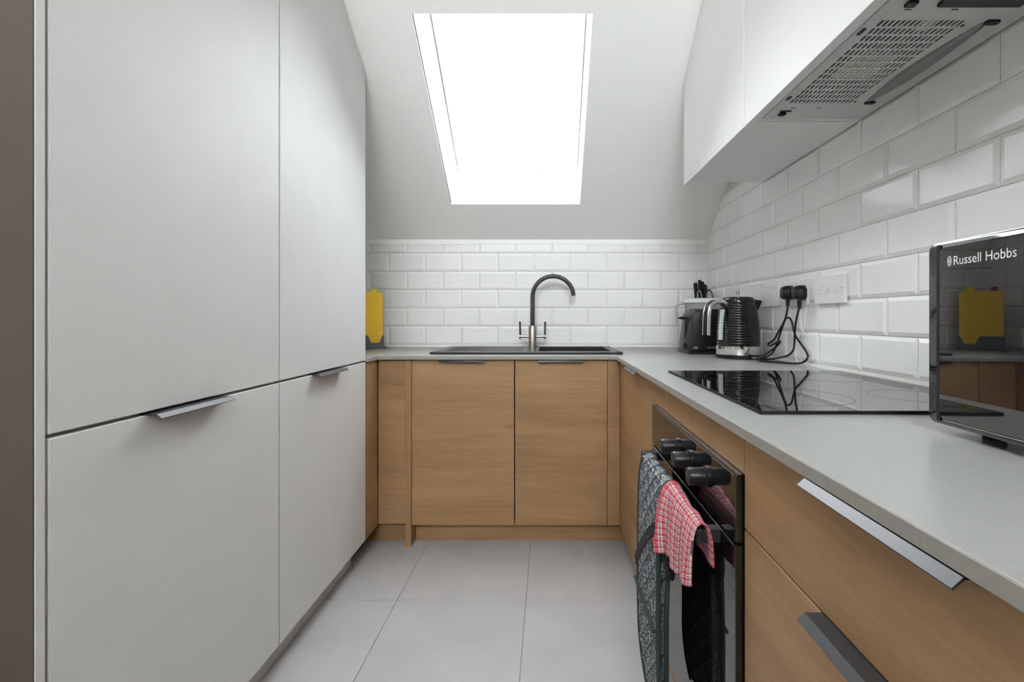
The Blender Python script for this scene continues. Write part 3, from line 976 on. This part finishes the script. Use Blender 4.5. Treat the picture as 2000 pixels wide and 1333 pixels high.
def text_mesh(txt, height, width, origin, parent, mat):
    """Lettering laid on the door glass, reading from the far end towards the near end."""
    cu = bpy.data.curves.new('lettering', 'FONT')
    cu.body = txt
    cu.size = 1.0
    cu.resolution_u = 4
    tmp = bpy.data.objects.new('lettering_tmp', cu)
    C.objects.link(tmp)
    bpy.context.view_layer.update()
    me = tmp.to_mesh()
    co = [v.co.copy() for v in me.vertices]
    fa = [tuple(p.vertices) for p in me.polygons]
    tmp.to_mesh_clear()
    bpy.data.objects.remove(tmp)
    xmin, xmax = min(c.x for c in co), max(c.x for c in co)
    cap = max(c.y for c in co)
    sx, sz = width / (xmax - xmin), height / cap
    o = Vector(origin)
    mb = MB()
    mb.add([(o.x, o.y - (c.x - xmin) * sx, o.z + c.y * sz) for c in co], fa)
    return mb.build('lettering', mat, parent)
text_mesh('Russell Hobbs', .0118, .0875, (X0 - .00135, .6275, 1.0595), gl, 'print_white')
em = MB()
ecy, ecz = .6345, 1.0655
def ell_ring(mb, ry, rz, wd, n=28):
    vs = []
    for rr in (0, 1):
        for k in range(n):
            a_ = 2 * PI * k / n
            vs.append((X0 - .00135, ecy + (ry - wd * rr) * math.cos(a_), ecz + (rz - wd * rr) * math.sin(a_)))
    mb.add(vs, [(k, (k + 1) % n, n + (k + 1) % n, n + k) for k in range(n)])
ell_ring(em, .0036, .0072, .0006)
ell_ring(em, .0024, .0050, .0006)
ell_ring(em, .0012, .0026, .0008)
for k in range(8):
    a_ = 2 * PI * k / 8
    em.box(X0 - .00137, X0 - .0013, ecy + .0029 * math.cos(a_) - .0004, ecy + .0029 * math.cos(a_) + .0004, ecz + .006 * math.sin(a_) - .0006, ecz + .006 * math.sin(a_) + .0006)
eo = em.build('emblem', 'print_white', gl)
t.rotation_euler = (0, 0, -math.radians(2.0))

# ------------------------------------------------------------------ chopping boards in their stand
cbx, cby = -.9625, 2.455
ang = math.atan2(.09, .135)
e1 = Vector((math.cos(ang), math.sin(ang), 0))          # along the boards, towards the sink wall
e2 = Vector((math.sin(ang), -math.cos(ang), 0))         # out of the boards' faces
def bp(u, v, z):
    return Vector((cbx, cby, 0)) + e1 * u + e2 * v + Vector((0, 0, z))
def slab(poly, v0, v1):
    n = len(poly)
    A = [bp(u, v0, z) for u, z in poly]
    B = [bp(u, v1, z) for u, z in poly]
    return MB().add(A + B, [tuple(range(n)), tuple(range(2 * n - 1, n - 1, -1))] + [(i, (i + 1) % n, n + (i + 1) % n, n + i) for i in range(n)])
t = thing('board_stand', (cbx, cby, WT1), 'slate grey stand holding upright chopping boards in the corner', 'stand')
base = [bp(-.096, -.045, WT1), bp(.094, -.045, WT1), bp(.094, .032, WT1), bp(-.096, .032, WT1)]
sb = MB().prism([(p.x, p.y) for p in base], 'z', WT1, WT1 + .010, bev=.003).build('base', 'slate_plastic', t)
zt = .893
fp = [(-.090, WT1 + .009), (.086, WT1 + .009), (.086, zt + .002), (.077, zt), (.070, zt - .018), (.061, zt - .038), (.020, zt - .038), (.011, zt - .018), (.004, zt), (-.006, zt + .002), (-.090, zt + .002)]
slab(fp, .012, .016).build('front_plate', 'slate_plastic', t)
slab([(-.090, WT1 + .009), (.086, WT1 + .009), (.086, zt), (-.090, zt)], -.036, -.032).build('back_plate', 'slate_plastic', t)
for u in (-.090, .082):
    slab([(u, WT1 + .009), (u + .004, WT1 + .009), (u + .004, zt), (u, zt)], -.032, .012).build('side_plate', 'slate_plastic', t)
def board(col, v, tab_u, lab):
    zb, ztop = WT1 + .013, 1.122
    r = .012
    pts = rrect(-.084, .080, zb, ztop, r, 4)
    tabs = [(tab_u + .014, ztop), (tab_u + .012, ztop + .022), (tab_u - .012, ztop + .022), (tab_u - .014, ztop)]
    i = max(k for k in range(len(pts)) if pts[k][0] > 0 and abs(pts[k][1] - ztop) < 1e-6)
    pts = pts[:i + 1] + tabs + pts[i + 1:]
    o = slab(pts, v, v + .006).build('chopping_board', col, pivot=bp(0, v, zb))
    tag(o, lab, 'chopping board', 'chopping boards in the grey stand')
board('yellow_plastic', .003, .034, 'yellow chopping board standing in front in the grey stand')
board('green_plastic', -.009, .050, 'green chopping board behind the yellow one in the grey stand')
board('red_plastic', -.021, -.055, 'dark red chopping board at the back of the grey stand')

# ------------------------------------------------------------------ kettle
KX, KY = .770, 1.883
t = thing('kettle', (KX, KY, WT1), 'black ribbed kettle with a chrome band and handle', 'kettle')
MB().lathe([(.0, .0005), (.080, .0005), (.0875, .004), (.0875, .014), (.084, .016), (.0, .016)], (KX, KY, WT1), 56).build('power_base', 'black_plastic', t)
MB().lathe([(.0, .0165), (.0858, .0165), (.0862, .019), (.0858, .050), (.0, .050)], (KX, KY, WT1), 56).build('chrome_band', 'chrome', t)
def kr(h):       # body radius at a height above the worktop
    P_ = [(.050, .0850), (.10, .0845), (.145, .0818), (.185, .0760), (.215, .0695), (.240, .0630)]
    for (h0, r0), (h1, r1) in zip(P_, P_[1:]):
        if h <= h1:
            k = (h - h0) / (h1 - h0)
            return r0 + (r1 - r0) * k
    return P_[-1][1]
prof = [(.0, .0505), (.083, .0505)]
nr, hb0, hb1 = 16, .056, .220
for k in range(nr * 6 + 1):
    h = hb0 + (hb1 - hb0) * k / (nr * 6)
    prof.append((kr(h) - .0022 * (1 - abs(math.sin(PI * k / 6)) ** .7), h))
prof += [(kr(.226), .226), (kr(.236), .236), (.0605, .2415), (.0, .2415)]
MB().lathe(prof, (KX, KY, WT1), 64).build('body', 'black_gloss', t)
ld = MB().lathe([(.0, .242), (.057, .242), (.0575, .2445), (.05, .247), (.0, .249)], (KX, KY, WT1), 48).build('lid', 'black_gloss', t)
MB().lathe([(.0, .247), (.0075, .247), (.006, .258), (.0095, .266), (.009, .276), (.0, .279)], (KX, KY, WT1), 20).build('lid_knob', 'chrome', ld)
zs = WT1
MB().add([(KX + .058, KY - .022, zs + .236), (KX + .058, KY + .022, zs + .236), (KX + .097, KY + .004, zs + .232), (KX + .097, KY - .004, zs + .232),
          (KX + .066, KY - .014, zs + .170), (KX + .066, KY + .014, zs + .170), (KX + .083, KY + .003, zs + .196), (KX + .083, KY - .003, zs + .196)],
         [(0, 1, 2, 3), (4, 5, 6, 7), (0, 1, 5, 4), (1, 2, 6, 5), (2, 3, 7, 6), (3, 0, 4, 7)]).build('spout', 'black_plastic', t)
hd = Vector((-.93, -.36, 0)).normalized()
hw = Vector((hd.y, -hd.x, 0)).normalized()
hpath = catmull([Vector((KX, KY, zs)) + hd * r + Vector((0, 0, h)) for r, h in ((.060, .216), (.088, .227), (.122, .225), (.146, .207), (.155, .178), (.157, .140), (.158, .094))], 6)
ho = MB().band(hpath, hw * .026, .014).build('handle', 'black_plastic', t)
for sgn in (-1, 1):
    MB().tube([p + hw * (.0135 * sgn) for p in hpath], .0085, 10, flat=.5, up=(0, 0, 1)).build('chrome_trim', 'chrome', ho)
gp = [Vector((KX, KY, zs)) + hd * (kr(h) + .003) + Vector((0, 0, h)) for h in (.075, .10, .14, .175, .195)]
MB().band(gp, hw * .016, .008).build('water_gauge', 'gauge', t)

# ------------------------------------------------------------------ toaster
t = thing('toaster', (.755, 2.165, WT1), 'black toaster with side lever half hidden behind the kettle', 'toaster')
bm = bmesh.new()
sect = [(.632, .008), (.636, .06), (.646, .14), (.652, .178), (.664, .196), (.70, .202), (.82, .202), (.855, .196), (.866, .178), (.870, .14), (.874, .06), (.876, .008)]
MB().prism([(x, WT1 + h) for x, h in sect], 'y', 2.082, 2.252, bev=.008, smooth=True).build('body', 'black_plastic', t)
MB().box(.628, .878, 2.076, 2.258, WT1 + .001, WT1 + .012, bev=.004).build('base', 'black_plastic', t)
for y in (2.125, 2.205):
    MB().box(.67, .84, y - .012, y + .012, WT1 + .2015, WT1 + .2035).build('bread_slot', 'black_matt', t)
MB().box(.6365, .6425, 2.150, 2.170, WT1 + .055, WT1 + .150).build('lever_track', 'black_matt', t)
MB().prism([(.604, WT1 + .163), (.618, WT1 + .168), (.640, WT1 + .168), (.652, WT1 + .156), (.640, WT1 + .152), (.622, WT1 + .155)], 'y', 2.14, 2.18, bev=.001).build('lever', 'black_plastic', t)
MB().lathe([(.0, 0), (.012, 0), (.0125, -.012), (.0, -.014)], (.634, 2.135, WT1 + .034), 20, axis='x').build('browning_dial', 'black_plastic', t)
for x0, x1 in ((.652, .672), (.716, .86)):
    MB().box(x0, x1, 2.0795, 2.083, WT1 + .022, WT1 + .032, bev=.0008, seg=1).build('chrome_strip', 'chrome', t)

# ------------------------------------------------------------------ water filter jug
JX, JY = .788, 2.365
t = thing('water_jug', (JX, JY, WT1), 'translucent water filter jug with white lid behind the toaster', 'jug')
def oval(mb, prof, n=40, smooth=True):
    vs, fs = [], []
    m = len(prof)
    for rx, ry, h, dx in prof:
        for k in range(n):
            a_ = 2 * PI * k / n
            vs.append((JX + dx + rx * math.cos(a_), JY + ry * math.sin(a_), WT1 + h))
    for j in range(m - 1):
        for k in range(n):
            q = (k + 1) % n
            fs.append((j * n + k, j * n + q, (j + 1) * n + q, (j + 1) * n + k))
    fs.append(tuple(range(n - 1, -1, -1)))
    fs.append(tuple((m - 1) * n + k for k in range(n)))
    return mb.add(vs, fs, smooth)
oval(MB(), [(.076, .056, .001, 0), (.080, .060, .008, 0), (.084, .064, .12, 0), (.090, .070, .236, 0)]).build('body', 'clear_plastic', t)
oval(MB(), [(.058, .045, .110, .004), (.070, .052, .14, .002), (.085, .064, .234, 0)]).build('funnel', 'frosted_plastic', t)
oval(MB(), [(.093, .073, .237, 0), (.096, .076, .240, 0), (.096, .076, .250, 0), (.088, .070, .258, .0), (.05, .045, .262, 0)]).build('lid', 'white_plastic', t)
hp = catmull([(JX - .086, JY, WT1 + .240), (JX - .115, JY, WT1 + .236), (JX - .133, JY, WT1 + .224), (JX - .137, JY, WT1 + .19), (JX - .134, JY, WT1 + .15), (JX - .130, JY, WT1 + .122)], 6)
MB().tube(hp, .0085, 10, flat=1.3).build('handle', 'frosted_plastic', t)

# ------------------------------------------------------------------ knives and scissors in the corner
UX, UY = .827, 2.500
t = thing('utensil_pot', (UX, UY, WT1), 'dark utensil pot in the corner behind the water jug', 'pot')
MB().lathe([(.0, .001), (.044, .001), (.046, .004), (.046, .20), (.043, .20), (.043, .006), (.0, .006)], (UX, UY, WT1), 32).build('pot', 'black_matt', t)
for k, (dx, dy, top, lx, lab) in enumerate(((-.022, .004, .352, -.010, 'leftmost black knife handle standing in the corner pot'),
                                            (-.006, -.006, .366, -.006, 'tallest black knife handle standing in the corner pot'),
                                            (.008, .004, .358, -.002, 'black knife handle just right of the tallest one in the pot'),
                                            (.020, -.004, .342, -.002, 'rightmost black knife handle standing in the corner pot'))):
    kt = thing('knife', (UX + dx, UY + dy, WT1 + .008), lab, 'knife', 'knives in the corner pot')
    x, y = UX + dx, UY + dy
    MB().tube([(x, y, WT1 + .20), (x + lx * .3, y, WT1 + .24), (x + lx * .6, y, WT1 + .30), (x + lx, y, WT1 + top - .012), (x + lx, y, WT1 + top)], [.0075, .0085, .0105, .011, .0085], 10, flat=.8).build('handle', 'black_matt', kt)
    MB().box(x - .007, x + .007, y - .0008, y + .0008, WT1 + .008, WT1 + .205).build('blade', 'steel_trim', kt)
cx, cy = UX + .004, UY - .030
kt = thing('scissors', (cx, cy, WT1 + .008), 'black-handled scissors with two open loops in front of the knife handles', 'scissors')
for s_ in (-1, 1):
    ox, n = cx + s_ * .027, 28
    loop = [(ox + .0165 * math.cos(2 * PI * k / n), cy + s_ * .002, WT1 + .268 + .044 * math.sin(2 * PI * k / n)) for k in range(n + 1)]
    lp = MB().tube(loop, .0034, 8, caps=False).build('finger_loop', 'black_plastic', kt)
    MB().tube([(ox + .0118 * math.cos(2 * PI * k / n), cy + s_ * .002 - .001, WT1 + .268 + .0385 * math.sin(2 * PI * k / n)) for k in range(n + 1)], .0020, 6, caps=False).build('loop_liner', 'gauge', lp)
    MB().tube([(ox - s_ * .006, cy + s_ * .002, WT1 + .228), (cx - s_ * .004, cy + s_ * .002, WT1 + .165), (cx - s_ * .007, cy + s_ * .002, WT1 + .03)], [.005, .004, .002], 8).build('blade', 'steel_trim', kt)

# ------------------------------------------------------------------ sockets, plugs and cords
def socket(y0, y1, lab, plugs):
    t = thing('wall_socket', (XR - .008, (y0 + y1) / 2, 1.032), lab, 'socket', 'double sockets on the tiled wall')
    xf = .868
    z0, z1 = 1.032, 1.118
    MB().prism(rrect(y0, y1, z0, z1, .004, 3), 'x', xf, XR - .0068, bev=.0015).build('plate', 'socket_white', t)
    zm = (z0 + z1) / 2
    for y, hgt in ((y0 + .068, .016), (y0 + .030, .022)):
        MB().prism([(xf - .0052, zm + hgt * .55), (xf + .0005, zm + hgt * .6), (xf + .0005, zm - hgt * .6), (xf - .0008, zm - hgt * .55)], 'y', y - .006, y + .006).build('rocker_switch', 'socket_white', t)
    for y, z in ((y0 + .124, zm + .002), (y0 + .102, zm + .013), (y0 + .115, zm - .010), (y0 + .093, zm - .010)):
        MB().box(xf - .0004, xf + .001, y - .0014, y + .0014, z - .0026, z + .0026).build('pin_hole', 'dirt_grey', t)
    MB().lathe([(.0, 0), (.0025, 0), (.0025, -.0006), (.0, -.0006)], (xf, y0 + .008, zm + .002), 10, axis='x').build('screw', 'steel_trim', t)
    return t
socket(1.752, 1.898, 'white double socket nearest the kettle, left of the black plugs', 0)
socket(1.558, 1.704, 'white double socket holding the two black plugs', 2)
socket(1.364, 1.510, 'white double socket with nothing plugged in, nearest the microwave', 0)
def cord(lab, py, pz, path):
    t = thing('power_cord', (.86, py, pz), lab, 'power cord', 'black cords plugged in by the kettle')
    bm = bmesh.new()
    xf = .868
    pr_ = [(-.024, -.016), (-.016, -.026), (.016, -.026), (.024, -.016), (.024, .010), (.012, .024), (-.012, .024), (-.024, .010)]
    A = [bm.verts.new((xf - .001, py + a, pz + b)) for a, b in pr_]
    B = [bm.verts.new((xf - .018, py + a, pz + b)) for a, b in pr_]
    D = [bm.verts.new((xf - .036, py + a * .55, pz + b * .72)) for a, b in pr_]
    bm.faces.new(A)
    bm.faces.new(D)
    for P_, Q_ in ((A, B), (B, D)):
        for k in range(8):
            q = (k + 1) % 8
            bm.faces.new((P_[k], P_[q], Q_[q], Q_[k]))
    bmesh.ops.recalc_face_normals(bm, faces=bm.faces[:])
    bmesh.ops.bevel(bm, geom=bm.edges[:], offset=.002, segments=2, profile=.5, affect='EDGES')
    pg = MB().bm(bm, True).build('plug', 'black_plastic', t)
    q0 = Vector(path[0])
    MB().lathe([(.0, .016), (.0075, .016), (.007, .008), (.0075, .004), (.006, -.002), (.0065, -.007), (.0052, -.013), (.0, -.013)], (q0.x, q0.y, q0.z), 14).build('strain_relief', 'black_plastic', pg)
    MB().tube(catmull(path, 7), .0036, 8).build('cable', 'black_plastic', t)
cord('short black cord hanging from the plug nearer the kettle', 1.655, 1.078,
     [(0.846, 1.638, 1.042), (0.846, 1.638, 1.034), (0.85, 1.651, 1.007), (0.852, 1.669, 0.981), (0.855, 1.698, 0.957), (0.85, 1.718, 0.93), (0.848, 1.742, 0.905), (0.83, 1.752, 0.888), (0.822, 1.72, .884), (0.824, 1.690, .893), (0.835, 1.675, .903), (0.846, 1.690, .900),
      (0.848, 1.715, .885), (0.838, 1.735, .868), (0.815, 1.742, .850), (0.800, 1.760, .836), (.802, 1.785, .831), (.825, 1.81, .8295), (.850, 1.80, .8295)])
cord('long black cord looping down from the plug nearer the microwave', 1.575, 1.074,
     [(0.846, 1.561, 1.031), (0.846, 1.561, 1.025), (0.85, 1.584, 0.992), (0.855, 1.604, 0.961), (0.86, 1.618, 0.925), (0.86, 1.621, 0.891), (0.855, 1.622, 0.871), (0.845, 1.638, 0.854), (0.83, 1.683, 0.841), (0.81, 1.715, 0.833), (0.79, 1.720, 0.830), (0.776, 1.705, 0.8295),
      (0.79, 1.673, 0.8295), (0.815, 1.645, 0.8295), (0.84, 1.612, 0.8295), (0.862, 1.588, 0.832), (0.870, 1.574, 0.839), (0.872, 1.558, 0.854), (0.872, 1.566, 0.872), (0.870, 1.599, 0.9), (0.868, 1.627, 0.924), (0.866, 1.639, 0.952), (0.866, 1.649, 0.975),
      (0.862, 1.66, 0.988), (0.86, 1.676, 0.985), (0.858, 1.692, 0.963), (0.85, 1.7, 0.927), (0.84, 1.703, 0.892), (0.83, 1.713, 0.861), (0.815, 1.72, 0.846), (0.80, 1.739, 0.838), (0.79, 1.755, 0.834), (.785, 1.79, .832)])
tag(MB().tube(catmull([(0.877, 1.569, 1.031), (0.877, 1.578, 0.995), (0.877, 1.591, 0.953), (0.877, 1.606, 0.928), (0.877, 1.635, 0.91), (0.877, 1.651, 0.889), (0.876, 1.645, 0.86), (0.876, 1.628, 0.828)], 6), .0016, 6).build('thin_wire', 'socket_white', pivot=(.877, 1.6, .83)),
    'thin white wire hanging down the tiles behind the black cords', 'wire')

# ------------------------------------------------------------------ quilted oven glove over the oven handle
GY0, GY1 = .972, 1.180
def drape(path_xz, width, nv, fn_y, puff, name, mat, parent, thick, uv=True, sub=8, bend=None):
    """Cloth hung over the bar: path in (x, z), swept across the bar's length (y)."""
    pts = catmull([(x, 0, z) for x, z in path_xz], sub)
    L = [0.0]
    for a_, b_ in zip(pts, pts[1:]):
        L.append(L[-1] + (b_ - a_).length)
    vs, uvs, fs = [], [], []
    nu = len(pts)
    for i, p in enumerate(pts):
        t_ = (pts[min(i + 1, nu - 1)] - pts[max(i - 1, 0)]).normalized()
        nn = Vector((t_.z, 0, -t_.x))
        y0, y1 = fn_y(p.x, p.z, i / (nu - 1))
        for k in range(nv + 1):
            y = y0 + (y1 - y0) * k / nv
            o = puff(L[i], y, i / (nu - 1), k / nv)
            vs.append((p.x + nn.x * o, y, p.z + nn.z * o + (bend(y, i / (nu - 1)) if bend else 0)))
            uvs.append((y, L[i]))
    for i in range(nu - 1):
        for k in range(nv):
            q = i * (nv + 1) + k
            fs.append((q, q + 1, q + nv + 2, q + nv + 1))
    mb = MB().add(vs, fs, True)
    mb.uv = uvs
    o = mb.build(name, mat, parent)
    md = o.modifiers.new('thickness', 'SOLIDIFY')
    md.thickness = thick
    md.offset = 0
    return o, vs, nu, nv
t = thing('oven_glove', (.26, 1.076, .62), 'grey quilted double oven glove with black binding on the oven handle', 'oven glove')
gpath = [(.250, .12), (.248, .25), (.249, .40), (.258, .52), (.274, .600), (.272, .632), (.260, .643), (.246, .637), (.237, .610), (.232, .54), (.230, .42), (.229, .30), (.231, .20), (.235, .12)]
def gy(x, z, s_):
    lim = .225
    h = (GY1 - GY0) / 2
    if z < lim:
        k = min(1.0, (lim - z) / .112)
        h *= math.sqrt(max(0.02, 1 - k * k))
    c_ = (GY0 + GY1) / 2 - (.015 if s_ > .5 else 0) * max(0, min(1, (.5 - z) / .3)) * 0.6
    return c_ - h, c_ + h
SG = -1
def quilt(l, y, s_, k):
    a_, b_ = (l + y) / .054, (l - y) / .054
    q = min(1.0, abs(math.sin(PI * a_) * math.sin(PI * b_)) ** .6 * 1.1)
    e = min(1, k * 10, (1 - k) * 10)
    return q * .010 * e * SG
gp_, gvs, nu, nv = drape(gpath, None, 64, gy, quilt, 'pad', 'quilt_tweed', t, .006, sub=22)
for k in (0, nv):
    MB().tube([Vector(gvs[i * (nv + 1) + k]) for i in range(nu)], .0052, 8).build('binding', 'dark_green_cloth', gp_)
row = min(range(nu // 2, nu), key=lambda i: abs(gvs[i * (nv + 1)][2] - .332))
MB().tube([Vector((.2205, gvs[row * (nv + 1) + k][1], gvs[row * (nv + 1) + k][2])) for k in range(0, nv + 1, 4)], .0042, 8).build('pocket_edge', 'dark_green_cloth', gp_)
row = min(range(nu // 2, nu), key=lambda i: abs(gvs[i * (nv + 1)][2] - .634))
for k in range(1, nv - 1, 4):
    MB().tube([Vector(gvs[row * (nv + 1) + q]) + Vector((-.004, 0, .003)) for q in range(k, k + 3)], .0016, 6).build('stitch', 'dirt_grey', gp_)
MB().band(catmull([(.224, .975, .545), (.217, 1.01, .515), (.211, 1.055, .468), (.207, 1.098, .415)], 5), (.0, .012, .020), .003).build('hanging_loop', 'black_cloth', t)
MB().band(catmull([(.229, .972, .535), (.236, .945, .497), (.243, .932, .478), (.252, .940, .470), (.262, .962, .480)], 5), (.0, .010, .024), .003).build('hanging_loop', 'black_cloth', t)

# red check tea towel next to it
tpath = [(.279, .565), (.278, .59), (.276, .612), (.269, .634), (.259, .641), (.248, .634), (.241, .612), (.237, .58), (.235, .552), (.234, .522)]
def ty(x, z, s_):
    f = max(0, s_ - .5) * 2
    return .782 - .006 * f, .962 + .045 * f
def fold(l, y, s_, k):
    f = max(0.0, s_ - .35) / .65
    d = -.004 * math.sin(y * 95 + 1.0 + 2 * f) * (.35 + .65 * f) - .003 * math.sin(y * 210) * f
    if k > .70:
        d += .012 * min(1, (k - .70) * 14) * (.4 + .6 * f)
    d += -.006 * f * math.sin(PI * min(1, k / .7))
    return d
def hem(y, s_):
    f = max(0.0, s_ - .5) / .5
    return -.018 * f * (y - .78) / .22 + .04 * f * max(0, (.82 - y) / .05) * .6 + .006 * f * math.sin(y * 70)
tt, tvs, nu2, nv2 = drape(tpath, None, 64, ty, fold, 'tea_towel', 'check_cloth', None, .003, sub=8, bend=hem)
tag(tt, 'red and white check tea towel hung over the oven handle', 'towel')
